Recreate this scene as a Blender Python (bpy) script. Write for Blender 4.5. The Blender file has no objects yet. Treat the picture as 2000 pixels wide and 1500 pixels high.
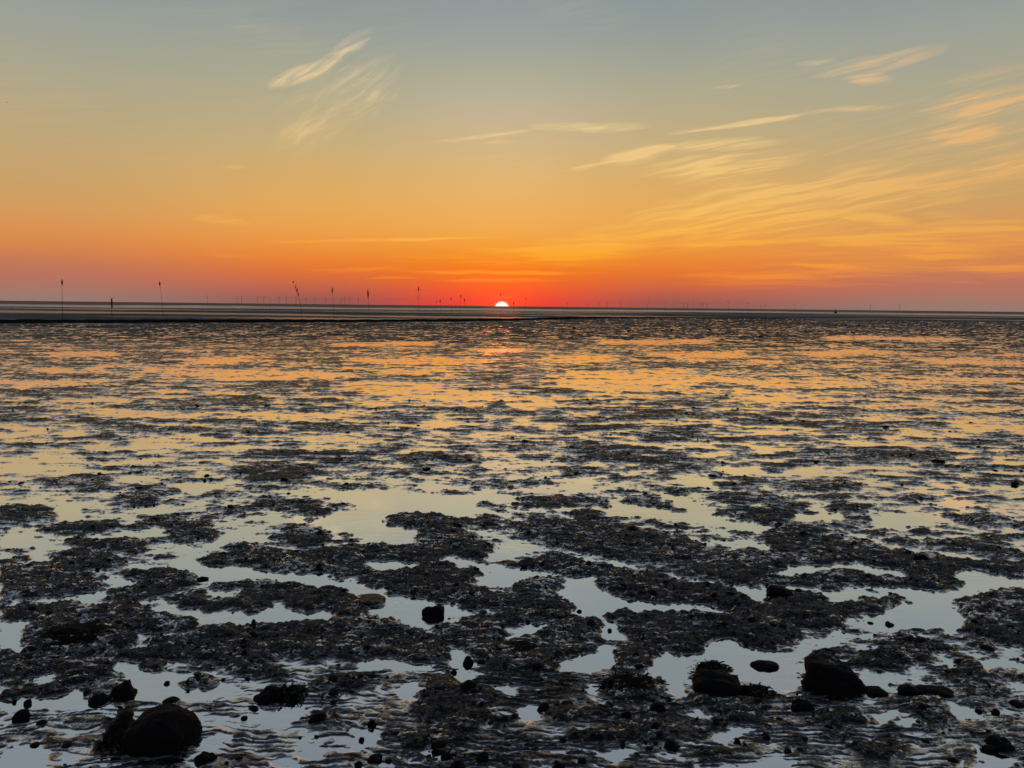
import bpy, bmesh, math, random
import numpy as np
from mathutils import Vector, Matrix, noise as mnoise

random.seed(7)
rng = np.random.default_rng(11)
R = math.radians
scene = bpy.context.scene
col = scene.collection

# ------------------------------------------------------------------ camera
F = 1511.0                       # focal length in photo pixels (photo 2000 x 1500)
CAM_H, PITCH, ROLL = 1.70, 5.74, 0.63
cam_data = bpy.data.cameras.new('camera')
cam_data.sensor_width = 36.0
cam_data.lens = F / 2000.0 * 36.0
cam_data.clip_start = 0.05
cam_data.clip_end = 60000
cam = bpy.data.objects.new('camera', cam_data)
col.objects.link(cam)
CM = Matrix.Rotation(R(90 - PITCH), 3, 'X') @ Matrix.Rotation(R(ROLL), 3, 'Z')
cam.matrix_world = Matrix.Translation((0, 0, CAM_H)) @ CM.to_4x4()
scene.camera = cam
CMn = np.array(CM)

def ray(u, v):
    d = CM @ Vector(((u - 1000) / F, -(v - 750) / F, -1.0))
    return d.normalized()

def ground(u, v, z=0.0):
    d = ray(u, v)
    t = (z - CAM_H) / d.z
    return Vector((d.x * t, d.y * t, z))

def at_depth(u, v, Y):
    d = ray(u, v)
    t = Y / d.y
    return Vector((d.x * t, Y, CAM_H + d.z * t))

def project(x, y, z):
    p = np.stack([x, y, z - CAM_H], -1) @ CMn       # world -> camera axes
    w = -p[..., 2]
    w = np.where(w < 1e-4, 1e-4, w)
    return 1000 + F * p[..., 0] / w, 750 - F * p[..., 1] / w

def azel(u, v):
    d = ray(u, v)
    return math.degrees(math.atan2(d.x, d.y)), math.degrees(math.asin(d.z))

# ------------------------------------------------------------------ colour management
vs = scene.view_settings
vs.view_transform = 'Standard'
vs.look = 'None'
vs.exposure = 0.0
vs.gamma = 1.0
vs.use_curve_mapping = False

def lin(c):
    out = []
    for v in c:
        v = v / 255.0
        out.append(v / 12.92 if v <= 0.04045 else ((v + 0.055) / 1.055) ** 2.4)
    return (*out, 1.0)

# ------------------------------------------------------------------ sky
SUN_AZ, SUN_EL, SUN_RAD = azel(980, 598)[0], -0.20, 0.58
world = bpy.data.worlds.new('World')
scene.world = world
world.use_nodes = True
wt = world.node_tree
wt.nodes.clear()

class NT:
    def __init__(self, t): self.t = t
    def node(self, kind, **kw):
        n = self.t.nodes.new(kind)
        for k, v in kw.items(): setattr(n, k, v)
        return n
    def link(self, a, b): self.t.links.new(a, b)
    def put(self, sock, v):
        if isinstance(v, bpy.types.NodeSocket): self.link(v, sock)
        else: sock.default_value = v
    def math(self, op, a, b=None, c=None, clamp=False):
        n = self.node('ShaderNodeMath', operation=op, use_clamp=clamp)
        self.put(n.inputs[0], a)
        if b is not None: self.put(n.inputs[1], b)
        if c is not None: self.put(n.inputs[2], c)
        return n.outputs[0]
    def rng(self, v, a, b, c=0.0, d=1.0, smooth=True):
        n = self.node('ShaderNodeMapRange', interpolation_type='SMOOTHSTEP' if smooth else 'LINEAR')
        self.put(n.inputs[0], v)
        for i, q in enumerate((a, b, c, d)): n.inputs[i + 1].default_value = q
        return n.outputs[0]
    def mix(self, f, a, b, blend='MIX'):
        n = self.node('ShaderNodeMix', data_type='RGBA', blend_type=blend)
        self.put(n.inputs[0], f); self.put(n.inputs[6], a); self.put(n.inputs[7], b)
        return n.outputs[2]
    def comb(self, x, y, z=0.0):
        n = self.node('ShaderNodeCombineXYZ')
        self.put(n.inputs[0], x); self.put(n.inputs[1], y); self.put(n.inputs[2], z)
        return n.outputs[0]
    def noise(self, vec, scale, detail=4, rough=0.55, dist=0.0, lac=2.0):
        n = self.node('ShaderNodeTexNoise')
        if vec is not None: self.link(vec, n.inputs['Vector'])
        n.inputs['Scale'].default_value = scale
        n.inputs['Detail'].default_value = detail
        n.inputs['Roughness'].default_value = rough
        n.inputs['Distortion'].default_value = dist
        n.inputs['Lacunarity'].default_value = lac
        return n.outputs['Fac']
    def mapping(self, vec, loc=(0, 0, 0), rot=0.0, scale=(1, 1, 1), kind='TEXTURE'):
        n = self.node('ShaderNodeMapping', vector_type=kind)
        self.link(vec, n.inputs[0])
        n.inputs[1].default_value = loc
        n.inputs[2].default_value = (0, 0, rot)
        n.inputs[3].default_value = scale
        return n.outputs[0]
    def ramp(self, fac, stops):
        n = self.node('ShaderNodeValToRGB')
        self.put(n.inputs[0], fac)
        e = n.color_ramp.elements
        while len(e) > 1: e.remove(e[-1])
        e[0].position, e[0].color = stops[0]
        for p, c in stops[1:]:
            q = e.new(p); q.color = c
        return n.outputs[0]

W = NT(wt)
tc = W.node('ShaderNodeTexCoord')
sx = W.node('ShaderNodeSeparateXYZ'); W.link(tc.outputs['Generated'], sx.inputs[0])
az = W.math('MULTIPLY', W.math('ARCTAN2', sx.outputs[0], sx.outputs[1]), 57.29578)
el = W.math('MULTIPLY', W.math('ARCSINE', sx.outputs[2]), 57.29578)
da = W.math('SUBTRACT', az, SUN_AZ)
ada = W.math('ABSOLUTE', da)
epos = W.math('SQRT', W.math('DIVIDE', W.math('MAXIMUM', el, 0.0), 90.0))

def estops(rows):
    return [(math.sqrt(max(e, 0) / 90.0), lin(c)) for e, c in sorted(rows)]

def yel(y):      # photo row (centre column) -> elevation in degrees
    return math.degrees(math.atan((750 - y) / F)) - PITCH

HIGH = [(27, (134, 144, 150)), (33, (124, 134, 147)), (48, (108, 121, 141)), (90, (82, 97, 122))]
ramp0 = W.ramp(epos, estops([(0, (234, 58, 46)), (yel(585), (242, 72, 46)), (yel(570), (246, 86, 40)),
    (yel(550), (246, 104, 34)), (yel(525), (244, 122, 32)), (yel(500), (244, 142, 42)), (yel(475), (244, 160, 62)),
    (yel(440), (240, 172, 84)), (yel(400), (236, 176, 98)), (yel(350), (226, 180, 112)), (yel(300), (213, 181, 130)),
    (yel(240), (200, 179, 145)), (yel(190), (187, 177, 152)), (yel(140), (174, 171, 150)), (yel(90), (160, 164, 154)),
    (yel(40), (151, 158, 156)), (yel(0), (146, 155, 155))] + HIGH))
ramp1 = W.ramp(epos, estops([(0, (140, 92, 84)), (yel(588), (154, 88, 80)), (yel(570), (188, 96, 74)),
    (yel(545), (218, 110, 56)), (yel(520), (234, 126, 50)), (yel(490), (238, 146, 60)), (yel(450), (236, 162, 78)),
    (yel(400), (228, 170, 92)), (yel(350), (216, 172, 106)), (yel(300), (202, 174, 122)), (yel(240), (188, 172, 134)),
    (yel(180), (174, 169, 142)), (yel(120), (160, 163, 148)), (yel(60), (149, 156, 152)), (yel(0), (141, 151, 152))] + HIGH))
ramp2 = W.ramp(epos, estops([(0, (146, 122, 116)), (yel(585), (158, 120, 108)), (yel(570), (174, 116, 100)),
    (yel(550), (186, 116, 94)), (yel(530), (198, 122, 86)), (yel(505), (214, 134, 78)), (yel(475), (220, 146, 82)),
    (yel(440), (212, 156, 94)), (yel(400), (203, 161, 104)), (yel(340), (194, 166, 118)), (yel(280), (182, 166, 130)),
    (yel(220), (172, 166, 140)), (yel(160), (163, 163, 147)), (yel(100), (154, 159, 152)), (yel(50), (144, 153, 152)),
    (yel(0), (138, 149, 150))] + HIGH))
ramp3 = W.ramp(epos, estops([(0, (98, 92, 108)), (4, (112, 100, 114)), (10, (122, 116, 124)), (20, (118, 124, 136)),
    (40, (104, 116, 136)), (90, (82, 97, 122))]))
c = W.mix(W.rng(ada, 0, 13.0), ramp0, ramp1)
c = W.mix(W.rng(ada, 11.0, 31.0), c, ramp2)
c = W.mix(W.rng(ada, 45, 150), c, ramp3)

# cirrus: soft streaks combed by stretched noise, laid out in azimuth / elevation
ae = W.comb(az, el)
wn = W.node('ShaderNodeTexNoise'); W.link(ae, wn.inputs['Vector'])
wn.inputs['Scale'].default_value = 0.22; wn.inputs['Detail'].default_value = 2
wv = W.node('ShaderNodeVectorMath', operation='MULTIPLY_ADD')
W.link(wn.outputs['Color'], wv.inputs[0]); wv.inputs[1].default_value = (1.8, 0.5, 0); wv.inputs[2].default_value = (-0.9, -0.25, 0)
wadd = W.node('ShaderNodeVectorMath', operation='ADD'); W.link(ae, wadd.inputs[0]); W.link(wv.outputs[0], wadd.inputs[1])
aew = wadd.outputs[0]

def streaks(rot, sx_, sy_, lo, hi, detail=4, dist=0.5):
    m = W.mapping(aew, rot=R(rot), scale=(1 / sx_, 1 / sy_, 1))
    return W.rng(W.noise(m, 1.0, detail, 0.62, dist), lo, hi)
nA = streaks(9, 0.16, 2.5, 0.34, 0.70, 6)
nD = W.math('MULTIPLY_ADD', streaks(6, 0.35, 3.2, 0.30, 0.70, 5), 0.75, 0.25)
nB = streaks(32, 0.34, 2.4, 0.30, 0.74, 6)
nC = streaks(0.5, 0.09, 1.9, 0.34, 0.66, 3, 0.0)

WISPS = {
 'B': [(528,168,650,122,15,1.1),(615,136,735,52,15,.7),(510,300,790,110,60,.30),(540,275,640,240,22,.28),(690,188,790,184,10,.2),(640,190,760,130,30,.2)],
 'D': [(840,279,1060,250,5,.62),(1035,246,1275,246,10,.70),(1350,257,1580,221,5,.72),(1180,314,1310,288,11,.75),(1270,292,1520,276,7,.5),(520,471,985,464,3,.45),(1105,334,1195,314,4,.45),(1560,220,1730,209,4,.3),(1640,424,1790,433,7,.5),(1300,481,1580,474,4,.4),(780,531,1170,534,3,.4)],
 'A': [(935,281,1025,276,6,.35),(820,311,1070,307,5,.16),(425,325,485,328,6,.35),
  (365,421,495,438,9,.6),(1105,334,1195,314,6,.6),(1180,314,1310,288,17,1.1),(1270,292,1520,276,12,.85),(1350,257,1580,221,6,1.0),
  (1290,264,1390,250,6,.5),(1560,220,1730,209,6,.45),(1230,332,1540,316,20,.75),(1300,352,1570,298,24,.5),(1090,474,1800,312,32,.62),
  (1110,492,1920,346,40,.62),(1540,384,2080,320,17,.75),(1580,152,1850,92,17,.6),(1645,154,1740,160,11,.6),(1530,126,1650,117,5,.4),
  (1800,218,2080,176,22,.65),(1815,264,1970,254,17,.7),(1870,242,1970,186,22,.5),(1850,164,2080,116,14,.35),(1390,171,1455,166,4,.5),
  (1690,404,1890,382,12,.5),(1500,420,1800,360,24,.3),(1900,330,2120,300,20,.4),(1300,420,1560,350,30,.3),(1300,480,2150,300,80,.20),(1500,300,2150,170,70,.14),(1100,420,1700,300,60,.12),(1750,250,2100,210,50,.2),(1450,360,2100,330,40,.18)],
 'C': [(520,471,985,464,4,.62),(590,526,770,524,5,.62),(715,544,815,543,3,.6),(780,530,1170,533,5,.75),(850,547,1110,547,4,.6),
  (870,515,1150,519,6,.6),(890,484,1220,500,14,.5),(1010,492,1300,478,26,.95),(1640,424,1790,433,11,.9),(1790,417,1920,425,8,.6),
  (1540,466,2080,456,18,.8),(1790,441,2080,435,10,.7),(1300,481,1580,474,7,.75),(1585,478,1645,480,4,.5),(1350,502,1440,505,5,.6),
  (1750,498,1950,495,13,.6),(1860,518,2080,532,17,.6),(1540,520,1700,523,5,.6),(1600,534,1920,553,7,.55),(1310,534,1620,546,6,.4),
  (955,581,1005,578,2.5,.5),(1350,525,2150,470,50,.38),(1250,545,2000,540,24,.22),(700,520,1250,520,34,.25),(400,497,540,503,8,.2),(60,585,300,580,4,.1)],
}
one = W.node('ShaderNodeVectorMath', operation='ADD'); W.link(aew, one.inputs[0]); one.inputs[1].default_value = (0, 0, 1)
def dot(v, k):
    n = W.node('ShaderNodeVectorMath', operation='DOT_PRODUCT'); W.link(v, n.inputs[0]); n.inputs[1].default_value = k
    return n.outputs['Value']
def wisp(u0, v0, u1, v1, hw, k, s):
    a0, e0 = azel(u0, v0); a1, e1 = azel(u1, v1)
    cx, cy = (a0 + a1) / 2, (e0 + e1) / 2
    L = math.hypot(a1 - a0, e1 - e0) * 0.56; B = hw * 0.0379 * 1.12
    t = math.atan2(e1 - e0, a1 - a0); c_, s_ = math.cos(t), math.sin(t)
    u = dot(one.outputs[0], (c_ / L, s_ / L, -(cx * c_ + cy * s_) / L))
    w = dot(one.outputs[0], (-s_ / B, c_ / B, (cx * s_ - cy * c_) / B))
    r2 = W.math('MULTIPLY_ADD', w, w, W.math('MULTIPLY', u, u))
    g = W.math('MULTIPLY', W.math('SUBTRACT', 1.0, r2, clamp=True), k)
    return g if s is None else W.math('ADD', g, s)
def group(key, tex):
    s = None
    for w_ in WISPS[key]: s = wisp(*w_, s)
    # the streaky texture eats into the soft outline, so the edges fray
    bite = {'A': 0.20, 'B': 0.16, 'C': 0.20, 'D': 0.22}[key]
    e = W.math('SUBTRACT', s, W.math('MULTIPLY_ADD', tex, -bite, bite))
    return W.math('MULTIPLY', W.math('MAXIMUM', e, 0.0), W.math('MULTIPLY_ADD', tex, 0.95, 0.12))
cl = W.math('ADD', W.math('ADD', group('A', nA), group('B', nB)), W.math('ADD', group('C', nC), group('D', nD)))
# a faint general veil, the same everywhere in the lower sky
veil = W.math('MULTIPLY', W.math('MULTIPLY', nA, W.rng(el, 2.0, 9.0)), W.rng(W.noise(W.mapping(ae, scale=(14, 7, 1)), 1.0, 3), 0.45, 0.8))
cl = W.math('MULTIPLY_ADD', veil, 0.16, cl)
cl = W.math('MULTIPLY', cl, 1.45, clamp=True)
ccol = W.ramp(epos, estops([(0, (255, 120, 40)), (2, (252, 140, 44)), (3.5, (254, 168, 40)), (5.5, (252, 188, 78)), (9, (246, 200, 122)),
    (13, (238, 206, 148)), (20, (226, 205, 172)), (40, (150, 156, 160)), (90, (100, 110, 130))]))
ccol = W.mix(W.rng(ada, 12, 34, 0, 0.45), ccol, (*lin((222, 150, 92))[:3], 1))
c = W.mix(W.math('MULTIPLY', cl, 0.8), c, ccol)

# the sun itself, sinking behind the horizon, and its small aureole
sd = Vector((math.sin(R(SUN_AZ)) * math.cos(R(SUN_EL)), math.cos(R(SUN_AZ)) * math.cos(R(SUN_EL)), math.sin(R(SUN_EL))))
dd = W.node('ShaderNodeVectorMath', operation='DISTANCE')
W.link(tc.outputs['Generated'], dd.inputs[0]); dd.inputs[1].default_value = sd
ang = W.math('MULTIPLY', dd.outputs['Value'], 57.29578)
disc = W.rng(ang, SUN_RAD * 0.98, SUN_RAD * 0.74)
rim = W.rng(ang, SUN_RAD * 1.22, SUN_RAD * 0.92)
aur = W.math('EXPONENT', W.math('MULTIPLY', ang, -0.75))
c = W.mix(W.math('MULTIPLY', aur, 0.55), c, (0.95, 0.07, 0.012, 1), 'ADD')
c = W.mix(rim, c, (1.5, 0.16, 0.07, 1))
c = W.mix(disc, c, (1.9, 1.55, 1.2, 1))
bg = W.node('ShaderNodeBackground'); W.link(c, bg.inputs[0]); bg.inputs[1].default_value = 1.0
wo = W.node('ShaderNodeOutputWorld'); W.link(bg.outputs[0], wo.inputs[0])

# ------------------------------------------------------------------ sun lamp
sl = bpy.data.lights.new('sun', 'SUN')
sl.energy = 0.03
sl.angle = R(3.0)
sl.color = (1.0, 0.16, 0.05)
so = bpy.data.objects.new('sun', sl)
col.objects.link(so)
se = R(0.35)
so.rotation_euler = Vector((-math.sin(R(SUN_AZ)) * math.cos(se), -math.cos(R(SUN_AZ)) * math.cos(se), -math.sin(se))).to_track_quat('-Z', 'Y').to_euler()
so.location = (0, 40, 30)

# ------------------------------------------------------------------ helpers
def prop(o, label=None, cat=None, group=None, kind=None):
    if label: o['label'] = label
    if cat: o['category'] = cat
    if group: o['group'] = group
    if kind: o['kind'] = kind
    return o

def link(name, me, mat=None, parent=None):
    o = bpy.data.objects.new(name, me)
    col.objects.link(o)
    if mat and me: 
        me.materials.clear(); me.materials.append(mat)
    if parent: o.parent = parent
    return o

def empty(name, loc):
    o = bpy.data.objects.new(name, None)
    col.objects.link(o); o.location = loc
    o.empty_display_size = 0.1
    return o

def mesh_np(name, V, Fq, smooth=True):
    me = bpy.data.meshes.new(name)
    n, k = Fq.shape
    me.vertices.add(len(V)); me.vertices.foreach_set('co', V.astype(np.float32).ravel())
    me.loops.add(n * k); me.loops.foreach_set('vertex_index', Fq.astype(np.int32).ravel())
    me.polygons.add(n)
    me.polygons.foreach_set('loop_start', np.arange(0, n * k, k, dtype=np.int32))
    me.update(calc_edges=True)
    me.polygons.foreach_set('use_smooth', np.full(n, smooth))
    me.update()
    return me

def grid_faces(nr, nc):
    i = np.arange(nr - 1)[:, None] * nc + np.arange(nc - 1)[None, :]
    return np.stack([i, i + 1, i + nc + 1, i + nc], -1).reshape(-1, 4)

# numpy gradient noise
_p = rng.permutation(1024); _p = np.concatenate([_p, _p])
_g = rng.uniform(0, 2 * np.pi, 1024); _gx, _gy = np.cos(_g), np.sin(_g)
def pn(x, y):
    xi = np.floor(x).astype(np.int64); yi = np.floor(y).astype(np.int64)
    xf = x - xi; yf = y - yi
    xi &= 1023; yi &= 1023
    u = xf * xf * xf * (xf * (xf * 6 - 15) + 10); v = yf * yf * yf * (yf * (yf * 6 - 15) + 10)
    def gr(ix, iy, fx, fy):
        h = _p[(_p[ix & 1023] + iy) & 1023]
        return _gx[h] * fx + _gy[h] * fy
    a = gr(xi, yi, xf, yf); b = gr(xi + 1, yi, xf - 1, yf)
    c_ = gr(xi, yi + 1, xf, yf - 1); d = gr(xi + 1, yi + 1, xf - 1, yf - 1)
    return ((a + (b - a) * u) + ((c_ + (d - c_) * u) - (a + (b - a) * u)) * v) * 1.5
def fbm(x, y, o=4, g=0.5, seed=0.0):
    s = 0; a = 1.0; t = 0
    for i in range(o):
        s = s + a * pn(x * 2 ** i + 17.3 * i + seed, y * 2 ** i - 9.1 * i + seed * 1.7); t += a; a *= g
    return s / t * 1.4
def sstep(a, b, x):
    t = np.clip((x - a) / (b - a), 0, 1)
    return t * t * (3 - 2 * t)

# ------------------------------------------------------------------ materials
def new_mat(name):
    m = bpy.data.materials.new(name); m.use_nodes = True
    m.node_tree.nodes.clear()
    return m, NT(m.node_tree)
def out(N, sh):
    o = N.node('ShaderNodeOutputMaterial'); N.link(sh, o.inputs[0])
def bump(N, h, strength, dist):
    b = N.node('ShaderNodeBump'); N.link(h, b.inputs['Height'])
    b.inputs['Strength'].default_value = strength; b.inputs['Distance'].default_value = dist
    return b.outputs[0]
def diffuse(N, colr, normal=None, rough=0.6):
    d = N.node('ShaderNodeBsdfDiffuse'); N.put(d.inputs[0], colr); d.inputs[1].default_value = rough
    if normal is not None: N.link(normal, d.inputs['Normal'])
    return d.outputs[0]
def glossy(N, colr, rough, normal=None):
    g = N.node('ShaderNodeBsdfGlossy'); N.put(g.inputs[0], colr); N.put(g.inputs['Roughness'], rough)
    if normal is not None: N.link(normal, g.inputs['Normal'])
    return g.outputs[0]
def mixsh(N, f, a, b):
    m = N.node('ShaderNodeMixShader'); N.put(m.inputs[0], f); N.link(a, m.inputs[1]); N.link(b, m.inputs[2])
    return m.outputs[0]
def fresnel(N, ior, normal=None):
    f = N.node('ShaderNodeFresnel'); f.inputs[0].default_value = ior
    if normal is not None: N.link(normal, f.inputs[1])
    return f.outputs[0]

def mat_water():
    m, N = new_mat('still_water')
    g = N.node('ShaderNodeNewGeometry'); P = g.outputs['Position']
    h = N.noise(N.mapping(P, scale=(0.10, 0.05, 1)), 1.0, 4, 0.6)
    patch = N.rng(N.noise(P, 0.9, 2), 0.45, 0.7)
    nrm = bump(N, N.math('MULTIPLY', h, patch), 0.5, 0.006)
    base = diffuse(N, (0.016, 0.017, 0.018, 1))
    wsep = N.node('ShaderNodeSeparateXYZ'); N.link(P, wsep.inputs[0])
    # sheltered pools lie like glass, the open flat is ruffled by the breeze
    gl = glossy(N, (0.98, 0.98, 0.98, 1), N.rng(wsep.outputs[1], 4, 16, 0.045, 0.13), nrm)
    out(N, mixsh(N, N.rng(fresnel(N, 1.33), 0.02, 0.30, 0.90, 1.0), base, gl))
    return m

def mat_mud():
    m, N = new_mat('wet_mud')
    g = N.node('ShaderNodeNewGeometry'); P = g.outputs['Position']
    s = N.node('ShaderNodeSeparateXYZ'); N.link(P, s.inputs[0])
    n1 = N.noise(N.mapping(P, scale=(1.5, 1, 1)), 62, 4, 0.66)
    n2 = N.noise(P, 9, 4, 0.6)
    # a film of water drains off what stands higher and smooths what it covers
    zz = N.math('ADD', s.outputs[2], N.math('MULTIPLY', N.math('SUBTRACT', n2, 0.5), 0.016))
    wet = N.rng(zz, 0.014, 0.001)
    area = N.noise(N.mapping(P, scale=(1.6, 1, 1)), 1.7, 3, 0.6)
    pk = N.math('ADD', N.noise(N.mapping(P, scale=(2.6, 1, 1)), 34, 4, 0.72), N.math('MULTIPLY_ADD', area, 0.42, -0.21))
    pk = N.rng(pk, 0.535, 0.600)
    # mud farther out: reflected sky painted in as paler grey-green, with long wet streaks
    far_sheen = N.rng(N.math('MULTIPLY_ADD', N.noise(N.mapping(P, scale=(14, 3, 1)), 1.0, 3), 14.0, s.outputs[1]), 24, 50)
    st = N.noise(N.mapping(P, scale=(12, 1.6, 1)), 1.0, 5, 0.6)
    wet = N.math('MAXIMUM', wet, N.math('MULTIPLY', pk, N.math('MULTIPLY_ADD', far_sheen, -0.80, 0.88)))
    keep = N.math('MULTIPLY', N.math('MULTIPLY_ADD', wet, -0.88, 1.0), N.math('MULTIPLY_ADD', far_sheen, -0.85, 1.0))
    nrm = bump(N, N.math('MULTIPLY', n1, keep), 1.0, 0.022)
    near_c = N.mix(n2, (0.0050, 0.0056, 0.0066, 1), (0.0135, 0.0145, 0.0160, 1))
    colr = N.mix(far_sheen, near_c, N.mix(N.rng(st, 0.3, 0.7), (0.025, 0.028, 0.027, 1), (0.105, 0.112, 0.104, 1)))
    dif = diffuse(N, colr, nrm)
    fr = fresnel(N, 1.6, nrm)
    film = N.math('MULTIPLY', wet, N.rng(fr, 0.050, 0.125, 0.06, 0.95))
    film = N.math('MAXIMUM', film, N.math('MULTIPLY', far_sheen, N.rng(st, 0.56, 0.68, 0.0, 0.50)))
    rough = N.math('MULTIPLY_ADD', far_sheen, 0.10, N.math('MULTIPLY_ADD', wet, -0.14, 0.22))
    gl = glossy(N, (0.96, 0.96, 0.96, 1), rough, nrm)
    dry = N.math('MULTIPLY', N.rng(fr, 0.055, 0.32, 0.010, 0.22), N.math('MULTIPLY_ADD', far_sheen, -0.85, 1.0))
    out(N, mixsh(N, N.math('MAXIMUM', dry, film), dif, gl))
    return m

def mat_far_mud():
    m, N = new_mat('far_mud')
    g = N.node('ShaderNodeNewGeometry'); P = g.outputs['Position']
    s1 = N.noise(N.mapping(P, scale=(22, 9, 1)), 1.0, 5, 0.6)
    s2 = N.noise(N.mapping(P, rot=R(3), scale=(60, 16, 1)), 1.0, 4, 0.55)
    colr = N.mix(s1, (0.075, 0.080, 0.072, 1), (0.19, 0.19, 0.17, 1))  # sky reflection of the rough mud put into its grey base colour
    dif = diffuse(N, colr)
    gl = glossy(N, (0.8, 0.8, 0.8, 1), 0.22)
    out(N, mixsh(N, N.math('MULTIPLY', N.rng(s2, 0.48, 0.66), 0.5), dif, gl))
    return m

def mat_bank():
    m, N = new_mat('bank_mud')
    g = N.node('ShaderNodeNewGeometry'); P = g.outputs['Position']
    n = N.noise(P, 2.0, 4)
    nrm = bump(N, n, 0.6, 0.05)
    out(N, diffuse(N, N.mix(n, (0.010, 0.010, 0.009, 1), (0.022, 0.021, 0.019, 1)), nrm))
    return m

def mat_channel():
    m, N = new_mat('channel_water')
    g = N.node('ShaderNodeNewGeometry'); P = g.outputs['Position']
    h = N.noise(N.mapping(P, scale=(90, 22, 1)), 1.0, 4)
    out(N, mixsh(N, N.rng(h, 0.3, 0.7, 0.25, 0.60), diffuse(N, (0.40, 0.40, 0.38, 1)), glossy(N, (0.9, 0.9, 0.9, 1), 0.35)))
    return m

def mat_sea():
    m, N = new_mat('sea')
    g = N.node('ShaderNodeNewGeometry'); P = g.outputs['Position']
    h = N.noise(N.mapping(P, scale=(900, 300, 1)), 1.0, 3)
    out(N, mixsh(N, N.rng(h, 0.3, 0.7, 0.05, 0.16), diffuse(N, (0.11, 0.085, 0.075, 1)), glossy(N, (0.9, 0.9, 0.9, 1), 0.2)))
    return m

def mat_rock(name, a, b, scale=18, bs=0.6, wet=0.25):
    m, N = new_mat(name)
    t = N.node('ShaderNodeTexCoord'); P = t.outputs['Object']
    n = N.noise(P, scale, 6, 0.65)
    n2 = N.noise(P, scale * 5, 3, 0.6)
    nrm = bump(N, N.math('MULTIPLY_ADD', n2, 0.3, n), bs, 0.012)
    dif = diffuse(N, N.mix(n, a, b), nrm)
    gl = glossy(N, (0.8, 0.8, 0.8, 1), N.rng(n2, 0.3, 0.7, 0.25, 0.55), nrm)
    out(N, mixsh(N, N.math('MULTIPLY', fresnel(N, 1.4, nrm), wet), dif, gl))
    return m

def mat_plain(name, colr, rough=0.7, spec=0.2):
    m, N = new_mat(name)
    t = N.node('ShaderNodeTexCoord')
    n = N.noise(t.outputs['Object'], 9, 4, 0.6)
    cc = N.mix(n, tuple(v * 0.7 for v in colr[:3]) + (1,), tuple(v * 1.3 for v in colr[:3]) + (1,))
    p = N.node('ShaderNodeBsdfPrincipled')
    N.link(cc, p.inputs['Base Color']); p.inputs['Roughness'].default_value = rough
    p.inputs['Specular IOR Level'].default_value = spec
    out(N, p.outputs[0])
    return m

M_WATER, M_MUD, M_FAR, M_BANK, M_CHAN, M_SEA = mat_water(), mat_mud(), mat_far_mud(), mat_bank(), mat_channel(), mat_sea()
M_ROCK = mat_rock('dark_wet_stone', (0.0030, 0.0032, 0.0036, 1), (0.0095, 0.0098, 0.0104, 1), 22, 0.9, 0.10)
M_WEED = mat_rock('bladder_weed', (0.004, 0.004, 0.003, 1), (0.016, 0.0145, 0.009, 1), 40, 0.4, 0.06)
M_CLOD = mat_rock('mud_clod', (0.006, 0.0064, 0.007, 1), (0.016, 0.0164, 0.017, 1), 50, 0.5, 0.15)
M_WOOD = mat_plain('weathered_birch', (0.035, 0.028, 0.024))
M_TWIG = mat_plain('dark_twigs', (0.022, 0.016, 0.013))
M_STEEL = mat_plain('turbine_paint', (0.45, 0.45, 0.46), 0.5)
M_BIRD = mat_plain('dark_plumage', (0.03, 0.028, 0.026))
M_LEG = mat_plain('bird_leg', (0.10, 0.04, 0.02))

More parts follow.
